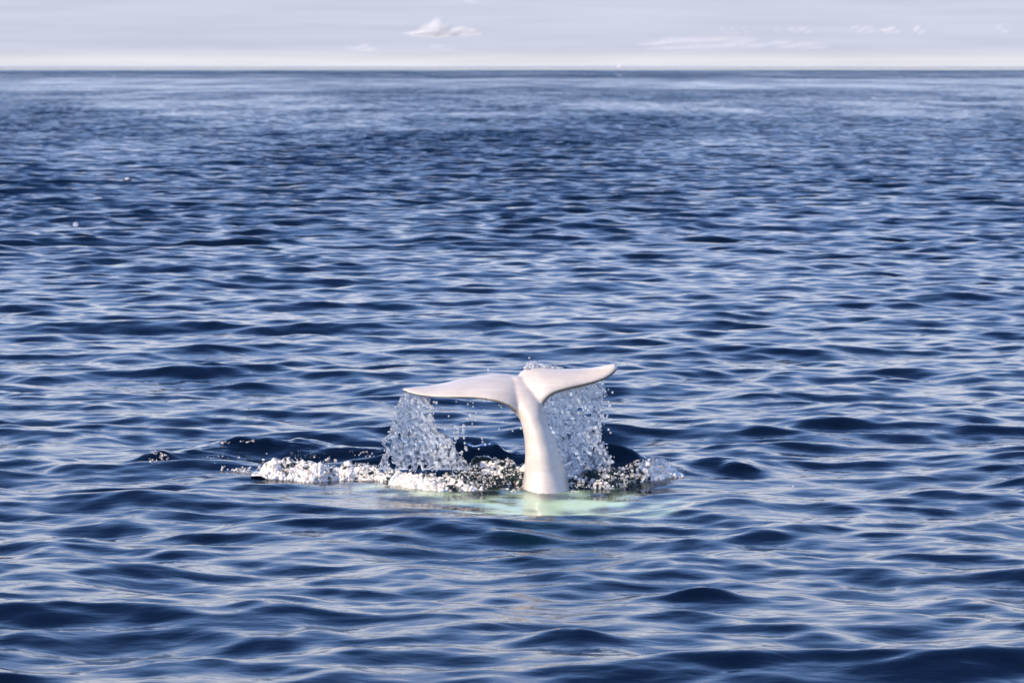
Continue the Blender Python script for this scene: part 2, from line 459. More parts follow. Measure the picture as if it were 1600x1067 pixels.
# (centre px, foot row, half width px, height px, depth m, roughness)
HUMMOCKS = [
    (246, 727, 30, 20, 0.10, 0.8),
    (395, 716, 95, 24, 0.22, 0.35),
    (330, 722, 55, 12, 0.20, 0.5),
    (560, 720, 110, 12, 0.2, 0.5),
    (660, 736, 150, 14, 0.18, 0.7),
    (765, 736, 95, 13, 0.20, 0.9),
    (962, 738, 66, 20, 0.20, 0.9),
    (1035, 746, 50, 12, 0.16, 0.6),
    (1170, 742, 34, 14, 0.12, 0.6),
    (1110, 735, 60, 9, 0.12, 0.3),
    (260, 768, 230, 12, 0.16, 0.05),
    (1085, 775, 90, 8, 0.14, 0.05),
]
build_sea()

def build_upwelling():  # added sheet under the sea, standing in for upwelling light
    m, N, L = new_mat('upwelling_sheet')
    out = N.new('ShaderNodeOutputMaterial'); d = N.new('ShaderNodeBsdfDiffuse')
    d.inputs['Color'].default_value = (0.01, 0.05, 0.12, 1)
    L.new(d.outputs[0], out.inputs[0])
    o = link_mesh('upwelling_sheet', [(-14000, 4, -3.2), (14000, 4, -3.2), (14000, 60500, -3.2), (-14000, 60500, -3.2)], [(0, 1, 2, 3)], m)
    tag(o, kind='structure')
build_upwelling()

# ------------------------------------------------------------------ whale
def interp_rows(rows, t):
    rows = np.array(rows, float)
    s = np.linspace(0, 1, len(rows))
    # catmull-rom through the rows
    n = len(rows) - 1
    out = []
    for tt in np.atleast_1d(t):
        f = min(max(tt, 0), 1) * n
        i = min(int(f), n - 1); u = f - i
        p0, p1, p2, p3 = rows[max(i - 1, 0)], rows[i], rows[i + 1], rows[min(i + 2, n)]
        out.append(0.5 * (2 * p1 + (p2 - p0) * u + (2 * p0 - 5 * p1 + 4 * p2 - p3) * u * u + (3 * p1 - p0 - 3 * p2 + p3) * u ** 3))
    return np.array(out)

def loft(bm, rings):
    vs = [[bm.verts.new(p) for p in r] for r in rings]
    n = len(vs[0])
    for a, b in zip(vs[:-1], vs[1:]):
        for i in range(n):
            bm.faces.new((a[i], a[(i + 1) % n], b[(i + 1) % n], b[i]))
    bm.faces.new(vs[0][::-1]); bm.faces.new(vs[-1])

def lobe(bm, le, te, thick):
    ts = np.linspace(0, 1, 44)
    LE, TE = interp_rows(le, ts), interp_rows(te, ts)
    TH = interp_rows(thick, ts)
    pts = [(P(a[0], a[1], D0 + a[2]), P(b[0], b[1], D0 + b[2])) for a, b in zip(LE, TE)]
    rings = []
    for i, (l, t_) in enumerate(pts):
        l2 = pts[min(i + 1, 43)]; l1 = pts[max(i - 1, 0)]
        span = ((l2[0] + l2[1]) - (l1[0] + l1[1])).normalized()
        ch = t_ - l
        nrm = ch.cross(span).normalized()
        if nrm.z < 0: nrm = -nrm
        T = TH[i][0] if np.ndim(TH[i]) else TH[i]
        ring = []
        for k in range(28):
            a = 2 * math.pi * k / 28
            u = (1 - math.cos(a)) / 2
            th = T * (1.9 * math.sqrt(u) * (1 - u) ** 0.8 + 0.0) * 0.5 + T * 0.06 * math.sin(a) ** 2
            ring.append(l + ch * u + nrm * (th if math.sin(a) >= 0 else -th))
        rings.append(ring)
    loft(bm, rings)

def build_whale():
    bm = bmesh.new()
    # tail stock: left px, right px, row, depth offset of its axis, half thickness in depth
    stock = [(800, 815, 588, .275, .03), (797, 823, 597, .235, .045), (797, 832, 608, .18, .06), (800, 841, 622, .135, .075), (806, 849, 638, .10, .088),
             (812.5, 854, 655, .085, .10), (817.5, 862, 675, .07, .115), (820, 870, 695, .065, .13),
             (820.5, 877, 715, .06, .145), (819, 883, 735, .06, .155), (817, 888, 752, .05, .165), (815, 892, 766, .04, .175)]
    rings = []
    for s in interp_rows(stock, np.linspace(0, 1, 40)):
        a, b = P(s[0], s[2], D0 + s[3]), P(s[1], s[2], D0 + s[3])
        c, hx = (a + b) / 2, (b - a).length / 2
        rings.append([c + Vector((hx * math.cos(q) * (abs(math.cos(q)) ** 0.05 if abs(math.cos(q)) > 1e-6 else 1), s[4] * math.sin(q), 0)) for q in [2 * math.pi * k / 32 for k in range(32)]])
    # the trunk goes on under water, towards the viewer and down
    c0 = rings[-1]
    body = [(0.175, D0 + .02, -.10, .12, .165), (0.185, D0 - .02, -.17, .14, .165), (0.20, D0 - .09, -.28, .18, .18),
            (0.23, D0 - .20, -.43, .25, .22), (0.26, D0 - .36, -.66, .33, .28), (0.29, D0 - .52, -.98, .39, .34),
            (0.32, D0 - .68, -1.4, .41, .38), (0.34, D0 - .82, -1.85, .37, .35), (0.35, D0 - .92, -2.25, .26, .26), (0.35, D0 - .97, -2.5, .1, .1)]
    ax = [Vector(b[:3]) for b in body]
    for i, s in enumerate(body):
        tdir = (ax[min(i + 1, len(ax) - 1)] - ax[max(i - 1, 0)]).normalized()
        side = Vector((1, 0, 0)); up = side.cross(tdir).normalized()
        up = -up if up.y < 0 and i < 2 else up
        rings.append([ax[i] + side * (s[3] * math.cos(q)) + (up if up.z > 0 or i < 2 else -up) * (s[4] * math.sin(q)) for q in [2 * math.pi * k / 32 for k in range(32)]])
    loft(bm, rings[:40])
    loft(bm, [rings[38]] + rings[40:])
    # flukes: leading edge (near, low) and trailing edge (far, high)
    leL = [(828, 668, .07), (806, 643, .035), (790, 631, .02), (770, 625, .02), (745, 621.5, .035), (715, 620.5, .06), (680, 620, .10), (652, 616.5, .14), (636, 612, .17), (628, 608, .19)]
    teL = [(812, 596, .30), (805, 587, .32), (795, 584, .335), (772, 583.5, .34), (747, 586.5, .335), (720, 591.5, .32), (694, 598, .29), (664, 603.5, .26), (641, 606, .225), (628.5, 607.2, .195)]
    lobe(bm, leL, teL, [(.085,), (.075,), (.065,), (.055,), (.048,), (.042,), (.036,), (.030,), (.022,), (.012,)])
    leR = [(832, 664, .09), (846, 634, .09), (857, 619, .09), (872, 611, .10), (893, 605, .115), (915, 600, .135), (935, 594.5, .15), (950, 588, .165), (960, 580, .18), (963.5, 573.5, .19)]
    teR = [(808, 592, .29), (812, 582, .33), (824, 575, .35), (845, 574.5, .355), (868, 576.5, .35), (893, 577, .33), (917, 575.5, .30), (938, 572.5, .265), (953, 569.5, .24), (962, 568.5, .215)]
    lobe(bm, leR, teR, [(.095,), (.09,), (.084,), (.078,), (.070,), (.062,), (.055,), (.048,), (.042,), (.03,)])
    bmesh.ops.recalc_face_normals(bm, faces=bm.faces)
    me = bpy.data.meshes.new('beluga_whale'); bm.to_mesh(me); bm.free()
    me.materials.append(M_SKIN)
    o = bpy.data.objects.new('beluga_whale', me); COL.objects.link(o)
    rm = o.modifiers.new('join', 'REMESH'); rm.mode = 'VOXEL'; rm.voxel_size = 0.0052; rm.use_smooth_shade = True
    sm = o.modifiers.new('soften', 'SMOOTH'); sm.factor = 0.5; sm.iterations = 10
    me2 = bpy.data.meshes.new_from_object(o.evaluated_get(bpy.context.evaluated_depsgraph_get()))
    o.modifiers.clear(); o.data = me2; me2.name = 'beluga_whale'
    me2.polygons.foreach_set('use_smooth', np.full(len(me2.polygons), True))
    co = np.empty(len(me2.vertices) * 3, np.float32); me2.vertices.foreach_get('co', co); co = co.reshape(-1, 3)
    no = np.empty(len(me2.vertices) * 3, np.float32); me2.vertex_normals.foreach_get('vector', no); no = no.reshape(-1, 3)
    mar = np.zeros(len(co))  # shade below the leading edges, painted into the brown rim
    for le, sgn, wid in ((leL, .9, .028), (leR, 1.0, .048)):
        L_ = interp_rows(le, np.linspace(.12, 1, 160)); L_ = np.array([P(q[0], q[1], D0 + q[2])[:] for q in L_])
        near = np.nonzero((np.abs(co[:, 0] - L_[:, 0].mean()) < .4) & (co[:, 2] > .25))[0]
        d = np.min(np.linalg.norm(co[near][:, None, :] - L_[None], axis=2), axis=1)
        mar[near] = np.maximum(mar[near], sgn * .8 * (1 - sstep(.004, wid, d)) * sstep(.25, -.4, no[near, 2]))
    at = me2.attributes.new('margin_shade', 'FLOAT', 'POINT'); at.data.foreach_set('value', mar.astype(np.float32))
    tag(o, 'white whale diving with its two tail flukes raised above the dark blue water', 'whale')
    return o
whale = build_whale()
def ico(level):
    bm = bmesh.new(); bmesh.ops.create_icosphere(bm, subdivisions=level, radius=1)
    v = np.array([x.co[:] for x in bm.verts]); f = np.array([[q.index for q in y.verts] for y in bm.faces])
    bm.free(); return v, f

# ------------------------------------------------------------------ falling sheets of water
def build_sheet(name, left, right, top_bot, Yfun, mask, seed, label, thick=0.012):
    """left/right: px edges by row; two wrinkled skins, cut to a ragged outline, closed round the rim"""
    y0, y1 = top_bot
    nr, nc = int((y1 - y0) * 1.25), 150
    rows = np.linspace(y0, y1, nr)
    lx = np.interp(rows, [p[1] for p in left], [p[0] for p in left])
    rx = np.interp(rows, [p[1] for p in right], [p[0] for p in right])
    u = np.linspace(0, 1, nc)
    PX = lx[:, None] + (rx - lx)[:, None] * u[None, :]
    PY = np.repeat(rows[:, None], nc, 1)
    U = np.repeat(u[None, :], nr, 0); V = np.repeat(np.linspace(0, 1, nr)[:, None], nc, 1)
    wob = 3.5 * vnoise(PY / 9.0, U * 2, 0 * U, seed) * (np.abs(U - .5) * 2) ** 3
    PX = PX + wob
    keep = mask(PX, PY, U, V)
    Yc = Yfun(U, V)
    flow = (PX - 0.5 * (lx + rx)[:, None]) / np.maximum(rx - lx, 1)[:, None] * 90
    n1 = .9 * vnoise(flow / 8, PY / 26, 0 * PX, seed + 1) + 0.8 * vnoise(flow / 4, PY / 9, 0 * PX, seed + 2) + .45 * vnoise(PX / 2.6, PY / 3.6, 0 * PX, seed + 7)
    n2 = .9 * vnoise(flow / 9, PY / 24, 0 * PX + 3, seed + 3) + 0.7 * vnoise(flow / 4.5, PY / 8, 0 * PX, seed + 4)
    big = 0.02 * vnoise(PX / 30, PY / 34, 0 * PX, seed + 5)
    t = thick * (0.55 + 0.3 * V)
    front = Yc + big - t * (1 + 0.55 * n1)
    back = Yc + big + t * (1 + 0.55 * n2)
    verts = []
    for arr in (front, back):
        pts = [P(float(a), float(b), float(c)) for a, b, c in zip(PX.ravel(), PY.ravel(), arr.ravel())]
        verts += [tuple(p) for p in pts]
    N_ = nr * nc
    faces = []
    kf = keep[:-1, :-1] & keep[1:, :-1] & keep[:-1, 1:] & keep[1:, 1:]
    edge = {}
    for i, j in zip(*np.nonzero(kf)):
        a, b, c, d = i * nc + j, i * nc + j + 1, (i + 1) * nc + j + 1, (i + 1) * nc + j
        faces.append((a, d, c, b))
        faces.append((a + N_, b + N_, c + N_, d + N_))
        for e in ((a, d), (d, c), (c, b), (b, a)):
            if (e[1], e[0]) in edge: del edge[(e[1], e[0])]
            else: edge[e] = 1
    for (p, q) in edge:
        faces.append((q, p, p + N_, q + N_))
    bm = bmesh.new()
    vs = [bm.verts.new(v) for v in verts]
    for f in faces: bm.faces.new([vs[k] for k in f])
    bmesh.ops.delete(bm, geom=[v for v in bm.verts if not v.link_faces], context='VERTS')
    for _ in range(2):
        bmesh.ops.smooth_vert(bm, verts=[v for v in bm.verts if any(len(f.verts) and abs(f.normal.y) < .3 for f in v.link_faces)], factor=0.5, use_axis_x=True, use_axis_y=True, use_axis_z=True)
    me = bpy.data.meshes.new(name); bm.to_mesh(me); bm.free()
    me.polygons.foreach_set('use_smooth', np.full(len(me.polygons), True))
    me.materials.append(M_SHEET)
    o = bpy.data.objects.new(name, me); COL.objects.link(o)
    tag(o, label, 'falling water', 'sheets of water pouring off the flukes')
    rim = [(PX.ravel()[p % N_], PY.ravel()[p % N_], Yc.ravel()[p % N_]) for (p, q) in edge]
    return o, rim, (PX[keep], PY[keep], Yc[keep])

def maskL(PX, PY, U, V):
    n = vnoise(PX / 14, PY / 14, 0 * PX, 61) * 0.55 + vnoise(PX / 6, PY / 6, 0 * PX, 62) * 0.45
    hole = np.exp(-(((PX - 664) / 11) ** 2 + ((PY - 642) / 9) ** 2))
    hole2 = np.exp(-(((PX - 690) / 13) ** 2 + ((PY - 660) / 14) ** 2))
    e = np.minimum(np.minimum(U, 1 - U) * 9, 1.2) + 0.5 * n - 1.6 * hole - 1.3 * hole2
    top = (PY - 613)
    return (e > 0.12) & (vnoise(PX / 4, PY / 8, 0 * PX, 63) + vnoise(PX / 8, PY / 15, 0 * PX, 64) < 1.1 - 0.2 * V)
def maskR(PX, PY, U, V):
    n = vnoise(PX / 10, PY / 10, 0 * PX, 71) * 0.5 + vnoise(PX / 5, PY / 5, 0 * PX, 72) * 0.5
    hole = np.exp(-(((PX - 909) / 4) ** 2 + ((PY - 643) / 3) ** 2)) + np.exp(-(((PX - 884) / 2) ** 2 + ((PY - 662) / 2) ** 2))
    e = np.minimum((1 - U) * 12, 1.2) + 0.45 * n - 1.6 * hole
    b = np.minimum((1 - V) * 9, 1.2) + 0.5 * n
    return (e > 0.15) & (b > 0.15) & (vnoise(PX / 4, PY / 8, 0 * PX, 73) + vnoise(PX / 8, PY / 15, 0 * PX, 74) < 1.25 - 0.3 * V)

shL, rimL, inL = build_sheet('water_sheet',
    [(633, 611), (622, 632), (612, 655), (604, 678), (597, 700), (590, 722), (586, 734)],
    [(668, 617), (674, 630), (680, 645), (682, 662), (690, 674), (704, 684), (716, 702), (728, 722), (738, 734)],
    (610, 734), lambda U, V: D0 + .16 + .05 * np.sin(np.pi * U) - 0.05 * V, maskL, 40,
    'ragged sheet of water falling from the tip of the left fluke')
shR, rimR, inR = build_sheet('water_sheet',
    [(846, 598), (848, 640), (856, 680), (868, 715), (876, 745)],
    [(948, 592), (946, 612), (943, 640), (940, 668), (944, 690), (952, 706), (958, 722), (950, 745)],
    (590, 745), lambda U, V: D0 + .14 + .06 * U + .03 * np.sin(np.pi * U) - 0.03 * V,
    lambda PX, PY, U, V: maskR(PX, PY, U, V) & (PY > np.interp(PX, [848, 872, 893, 915, 935, 950], [622, 607, 601, 596, 591, 583])), 50,
    'broad sheet of water falling from the raised right fluke behind the tail stock')

SEA = bpy.data.objects['sea']
def on_sea(px, py):
    d = (P(px, py, 30) - Vector((0, 0, H))).normalized()
    ok, loc, nrm, i = SEA.ray_cast(Vector((0, 0, H)), d)
    return loc if ok else P(px, py, depth_of(py))


# ------------------------------------------------------------------ drops, spray and foam
ICO1, ICO2 = ico(1), ico(2)

def blob_mesh(name, centres, radii, mat, stretch=(1, 1, 1), jitter=0.3, level=2):
    V, Fc = ICO2 if level == 2 else ICO1
    n, k = len(centres), len(V)
    out = np.empty((n, k, 3), np.float32)
    for i in range(n):
        s = np.array(stretch) * (1 + jitter * rng.uniform(-1, 1, 3))
        p = V * (1 + 0.22 * vnoise(V[:, 0] * 1.3 + i * 7.1, V[:, 1] * 1.3, V[:, 2] * 1.3, 9)[:, None]) * s * radii[i]
        a = rng.uniform(-.6, .6); ca, sa = math.cos(a), math.sin(a)
        x = p[:, 0] * ca - p[:, 2] * sa; z = p[:, 0] * sa + p[:, 2] * ca
        out[i, :, 0] = x + centres[i][0]; out[i, :, 1] = p[:, 1] + centres[i][1]; out[i, :, 2] = z + centres[i][2]
    fc = (Fc[None] + (np.arange(n) * k)[:, None, None]).reshape(-1, 3)
    return link_mesh(name, out.reshape(-1, 3), fc, mat)

# a crown of splash standing on the back edge of the right fluke
def crown_splash():
    cs, rs = [], []
    for k in range(420):
        t = rng.random(); px = 820 + 60 * t ** 1.4
        hgt = np.interp(px, [820, 826, 831, 835, 842, 856, 868, 882], [2, 8, 6, 14, 9, 5, 2, 1])
        f = rng.random()
        cs.append(tuple(P(px + rng.normal(0, .4), 576 - hgt * f, D0 + .33 + rng.normal(0, .012)))); rs.append((1.9 - .9 * f) * math.exp(rng.normal(0, .2)) / F * D0)
    o = blob_mesh('splash', cs, rs, M_DROP, (1, 1, 1.3), .3, 1)
    rm = o.modifiers.new('join', 'REMESH'); rm.mode = 'VOXEL'; rm.voxel_size = 0.0022; rm.use_smooth_shade = True
    tag(o, 'small crown of splashing water on the back edge of the right fluke', 'splash')
crown_splash()

# single drops one can pick out between the left sheet and the tail stock
drops = [(735, 626, 1.9), (739, 629, 1.9), (731, 631, 2.2), (739, 635, 2.0), (756, 640, 1.6), (744, 645, 1.5), (730, 641, 1.6), (735, 649, 2.6), (731, 654, 2.2),
         (743, 656, 1.6), (771, 653, 1.4), (780, 633, 1.6), (783, 636, 1.6), (724, 665, 2.2), (715, 669, 3.0), (711, 667, 2.0), (724, 672, 2.4), (725, 684, 2.0), (753, 685, 1.7),
         (754, 690, 1.5), (758, 694, 1.8), (780, 670, 1.2), (801, 673, 1.3), (814, 669, 2.0), (786, 659, 1.2), (760, 625, 1.2), (713, 627, 1.4), (682, 629, 2.4), (678, 628, 1.5),
         (693, 637, 1.2), (701, 650, 1.2), (738, 662, 1.2), (748, 701, 1.5), (726, 692, 1.6), (710, 676, 1.8), (763, 578, 2.2), (827, 559, 1.6), (1239, 760, 1.5),
         (957, 613, 1.6), (951, 628, 1.8), (953, 634, 2.4), (948, 652, 1.8), (951, 671, 2.0), (954, 676, 1.6), (600, 552, 1.0), (118, 351, 2.2)]
dproto = None
for (px, py, r) in drops:
    if py == 351: c = P(px, py, depth_of(352, .03)); rr = .03
    elif py == 760: c = P(px, py, depth_of(762, .03)); rr = .006
    else: c = P(px, py, D0 + (.37 if py < 590 else .12) + rng.uniform(-.05, .05)); rr = r / F * D0
    if dproto is None:
        V, Fc = ICO2
        o = link_mesh('water_drop', V * (1 + .15 * vnoise(V[:, 0] * 1.5, V[:, 1] * 1.5, V[:, 2] * 1.5, 4)[:, None]), Fc, M_DROP)
        dproto = o
        tag(o, 'tiny bright drop of flung water in the air around the raised tail', 'water drop', 'single drops of water around the tail')
    else:
        o = dproto.copy(); COL.objects.link(o)
    o.location = c; o.scale = (rr * rng.uniform(.8, 1.15), rr, rr * rng.uniform(.85, 1.3))
    if py in (578, 559):
        o['label'] = 'lone drop flung up above the %s fluke' % ('left' if py == 578 else 'splash on the right'); o['group'] = 'drops above the flukes'
    elif px > 940 and py < 700:
        o['label'] = 'bright drop flying off the right edge of the right water sheet'; o['group'] = 'drops off the right water sheet'
    elif px < 700 and py > 600 and py < 660:
        o['label'] = 'bright drop just right of the left water sheet under the fluke'; o['group'] = 'drops by the left water sheet'
    if py in (351, 760):
        o['label'] = 'white fleck of spray lying on the open water %s' % ('far off at the left' if py == 351 else 'right of the splash')

def spray_along(pts, n, rpx, spread, lo=1.0):
    pts = np.array(pts); i = rng.integers(0, len(pts), n)
    px = pts[i, 0] + rng.normal(0, spread, n); py = pts[i, 1] + rng.normal(0, spread, n)
    Yd = pts[i, 2] + rng.normal(0, .012, n)
    r = rpx * np.exp(rng.normal(0, .35, n)) / F * D0
    return [P(a, b, c) for a, b, c in zip(px, py, Yd)], r
c1, r1_ = spray_along([p for p in rimL if p[1] > 626], 230, .85, 2.2)
c2, r2_ = spray_along([p for p in rimR if (p[0] > 925 and p[1] > 610) or p[1] > 715], 220, .95, 2.2)
iL = np.stack(inL, 1); iR = np.stack(inR, 1)
c3, r3_ = spray_along(iL, 160, 1.2, 1.0)
c4, r4_ = spray_along(iR, 160, 1.2, 1.0)
c3 = [c - Vector((0, .02, 0)) for c in c3]; c4 = [c - Vector((0, .02, 0)) for c in c4]
# a thin thread of water and a crown of splash at the top of the right fluke
th = [(716, 676, D0 + .12), (714, 684, D0 + .12), (711, 692, D0 + .12), (725, 668, D0 + .12), (725, 676, D0 + .12), (727, 700, D0 + .12), (722, 708, D0 + .12), (706, 690, D0 + .12), (709, 703, D0 + .12)]
c5, r5_ = spray_along(th, 60, 1.2, 1.4)
crown = []
for k in range(150):
    t = rng.random(); px = 822 + 46 * t ** 1.3
    hgt = np.interp(px, [820, 827, 833, 842, 855, 870], [3, 10, 13, 8, 4, 1])
    crown.append((px, 575 - hgt * rng.random() ** .8, D0 + .34))
c6, r6_ = spray_along(crown, 40, 1.0, .6)
cc = c1 + c2 + c3 + c4 + c5 + c6
rr = np.concatenate([r1_, r2_, r3_, r4_, r5_, r6_])
o = blob_mesh('spray_droplets', [tuple(c) for c in cc], rr, M_DROP, (1, 1, 1.25), .35, 2)
tag(o, 'fine droplets clinging to and flying off the falling sheets of water', 'spray', kind='stuff')

def foam_patch(top, bot, n, rpx, dens_seed, thr, Ybase, lean):
    x0, x1 = top[0][0], top[-1][0]
    cs, rs = [], []
    while len(cs) < n:
        m_ = n * 2
        px = rng.uniform(x0, x1, m_)
        ty = np.interp(px, [p[0] for p in top], [p[1] for p in top]); by = np.interp(px, [p[0] for p in bot], [p[1] for p in bot])
        v = rng.random(m_)
        ty = ty + 3.0 * vnoise(px / 7, 0 * px, 0 * px, dens_seed + 5)
        py = by + (ty - by) * v
        d = vnoise(px / 16, py / 8, 0 * px, dens_seed) + .6 * vnoise(px / 6, py / 5, 0 * px, dens_seed + 1) 
        ok = d + rng.normal(0, .25, m_) > thr
        for a, b, vv, c_ in zip(px[ok], py[ok], v[ok], by[ok]):
            cs.append(tuple(on_sea(a, b)) if Ybase is None else tuple(P(a, b, depth_of(c_) + Ybase + lean * vv + rng.normal(0, .02))))
            rs.append(rpx * math.exp(rng.normal(0, .38)) / F * D0)
    return cs[:n], rs[:n]
def foam_bank(name, top, bot, Ybase, lean, white, seed, label, relief=.0115):
    """a heaped strip of broken water: front face, tumbled top, back sloping into the sea"""
    x0, x1 = top[0][0], top[-1][0]
    nx, nv, nb = int((x1 - x0) / .8), 56, 16
    px = np.linspace(x0, x1, nx)
    endt = sstep(0, 16, px - x0) * sstep(0, 16, x1 - px)
    ty = np.interp(px, [p[0] for p in top], [p[1] for p in top]) + endt * (4.5 + 4.0 * vnoise(px / 14, 0 * px, 0 * px, seed + 12) + 2.2 * vnoise(px / 8, 0 * px, 0 * px, seed) + 1.3 * vnoise(px / 3.5, 0 * px, 0 * px, seed + 1))
    ty = np.minimum(ty, np.interp(px, [p[0] for p in bot], [p[1] for p in bot]) - .5)
    by = np.interp(px, [p[0] for p in bot], [p[1] for p in bot]) + 1.5 * vnoise(px / 9, 0 * px, 0 * px, seed + 2)
    b0 = np.interp(px, [p[0] for p in bot], [p[1] for p in bot]); kk = 41; b0 = np.convolve(np.pad(b0, kk // 2, mode='edge'), np.ones(kk) / kk, 'valid')
    YB = np.array([on_sea(x_, q).y for x_, q in zip(px[::8], b0[::8] + 1.0)]); YB = np.interp(px, px[::8], np.array([YB[max(0, i - 3):i + 4].max() for i in range(len(YB))]))
    YB = np.convolve(np.pad(YB, kk // 2, mode='edge'), np.ones(kk) / kk, 'valid') + Ybase
    v = np.linspace(-.3, 1, nv)
    rows = []
    for q in v: rows.append((px, by + (ty - by) * q, YB + (lean * q ** 1.5 if q > 0 else lean * q * .3)))
    for q in np.linspace(0, 1, nb + 1)[1:]:
        rows.append((px, ty + (by - ty) * (.9 * q * q), YB + lean + .22 * q))
    PX = np.array([r[0] for r in rows]); PY = np.array([r[1] for r in rows]); YY = np.array([r[2] for r in rows])
    pos = np.array([[P(a, b, c)[:] for a, b, c in zip(ra, rb, rc)] for ra, rb, rc in zip(PX, PY, YY)])
    dx = np.gradient(pos, axis=1); dv = np.gradient(pos, axis=0)
    nrm = np.cross(dx, dv); nrm /= np.linalg.norm(nrm, axis=2, keepdims=True) + 1e-9
    nrm[nrm[..., 1] > .4] *= 1
    q = pos / .001
    def nz(sc, sd): return vnoise(pos[..., 0] / sc, pos[..., 1] / sc, pos[..., 2] / sc, sd)
    rel = 1.1 * nz(.06, seed + 3) + .8 * nz(.028, seed + 4) + .5 * nz(.013, seed + 5) + .35 * nz(.007, seed + 6)
    taper = endt
    pos = pos + nrm * (relief * rel * taper[None, :])[..., None]
    idx = np.arange(PX.size).reshape(PX.shape)
    fc = np.stack([idx[:-1, :-1], idx[:-1, 1:], idx[1:, 1:], idx[1:, :-1]], -1).reshape(-1, 4)
    o = link_mesh(name, pos.reshape(-1, 3), fc, M_FOAM)
    n_ = nz(.035, seed + 8) * .5 + nz(.013, seed + 9) * .6 + nz(.10, seed + 10) * .5
    wv = white(PX, np.clip((by[None] - PY) / np.maximum(by - ty, 1)[None], 0, 1))
    at = o.data.attributes.new('froth', 'FLOAT', 'POINT')
    at.data.foreach_set('value', sstep(-.22, .22, n_ + wv).astype(np.float32).ravel())
    tag(o, label, kind='stuff')
    return o
LT = [(392, 741), (405, 731), (416, 722), (428, 719), (450, 717), (480, 714), (497, 716), (520, 724), (545, 719), (575, 724), (600, 731), (640, 734), (690, 736), (740, 733), (775, 741), (800, 752)]
LB = [(392, 743), (440, 746), (470, 752), (500, 754), (540, 749), (575, 748), (600, 757), (650, 763), (700, 765), (745, 764), (800, 762)]
foam_bank('foam', LT, LB, -.02, .10, lambda x, v: np.interp(x, [390, 430, 520, 600, 640, 740, 770, 800], [.15, .3, .4, .05, .3, .15, -.25, -.45]) - .3 * v * (x > 700) + .4 * (v < .12) * (x < 700), 200, 'long bank of white churned foam left of the tail stock')
CT = [(722, 733), (735, 716), (760, 711), (790, 716), (822, 724)]
CB = [(722, 750), (760, 752), (790, 755), (822, 757)]
foam_bank('foam', CT, CB, -.03, .10, lambda x, v: -.32 + .15 * (v > .6), 220, 'dark lump of broken water flecked with foam close left of the tail stock')
DT = [(884, 748), (905, 738), (930, 732), (960, 732), (985, 728), (1005, 718), (1020, 715), (1040, 719), (1056, 730), (1068, 741)]
DB = [(884, 762), (930, 763), (975, 761), (1010, 754), (1040, 748), (1068, 744)]
foam_bank('foam', DT, DB, -.02, .10, lambda x, v: np.interp(x, [884, 930, 985, 1005, 1050, 1068], [-.3, -.08, 0, .5, .6, .3]) - .3 * v * (x < 985), 240, 'shorter bank of white foam right of the tail stock')
A = foam_patch(LT, LB, 650, .7, 80, -.2, -.05, .10)
B = foam_patch([(345, 727), (380, 727), (420, 726)], [(345, 735), (380, 737), (420, 740)], 130, 1.1, 85, .25, None, 0)
C_ = foam_patch([(725, 718), (760, 710), (790, 716), (818, 724)], [(725, 760), (760, 762), (790, 761), (818, 761)], 330, .8, 90, .25, -.05, .12)
D_ = foam_patch([(898, 735), (930, 728), (975, 728), (1010, 714), (1035, 716), (1070, 735)], [(898, 761), (930, 762), (975, 759), (1010, 752), (1035, 748), (1070, 742)], 600, .8, 95, .0, -.05, .10)
T_ = foam_patch([(408, 708), (430, 706), (480, 707), (500, 704), (530, 716)], [(408, 722), (430, 719), (480, 714), (500, 716), (530, 724)], 34, 1.3, 97, .25, -.05, .1)
K_ = foam_patch([(800, 757), (820, 759), (880, 759), (905, 757)], [(800, 770), (820, 766), (880, 766), (905, 770)], 150, .9, 98, .1, None, 0)
Cf = K_[0] + A[0] + B[0] + C_[0] + D_[0] + T_[0]; Rf = K_[1] + A[1] + B[1] + C_[1] + D_[1] + T_[1]
o = blob_mesh('foam_droplets', Cf, Rf, M_FLECK, (1.15, 1, .9), .45, 1)
tag(o, 'bright droplets thrown up over the banks of foam', 'spray', kind='stuff')
# sun glints on the dark hummocks, built as pale flecks
E_ = foam_patch([(232, 706), (245, 704), (264, 716)], [(232, 722), (245, 724), (264, 720)], 90, .65, 100, .0, None, 0)
G_ = foam_patch([(346, 690), (360, 689)], [(346, 694), (360, 693)], 16, .7, 101, -.9, None, 0)
H_ = foam_patch([(376, 688), (398, 686)], [(376, 692), (398, 690)], 18, .7, 102, -.9, None, 0)
I_ = foam_patch([(546, 706), (585, 706)], [(546, 713), (585, 714)], 24, .65, 103, -.2, None, 0)
J_ = foam_patch([(315, 712), (375, 712)], [(315, 724), (375, 724)], 16, .6, 104, .1, None, 0)
o = blob_mesh('glint_flecks', E_[0] + G_[0] + H_[0] + I_[0] + J_[0], E_[1] + G_[1] + H_[1] + I_[1] + J_[1], M_FLECK, (1.2, 1, .9), .4, 2)
tag(o, 'sparse bright sun glints built as pale flecks on the dark humps left of the foam', 'spray', kind='stuff')

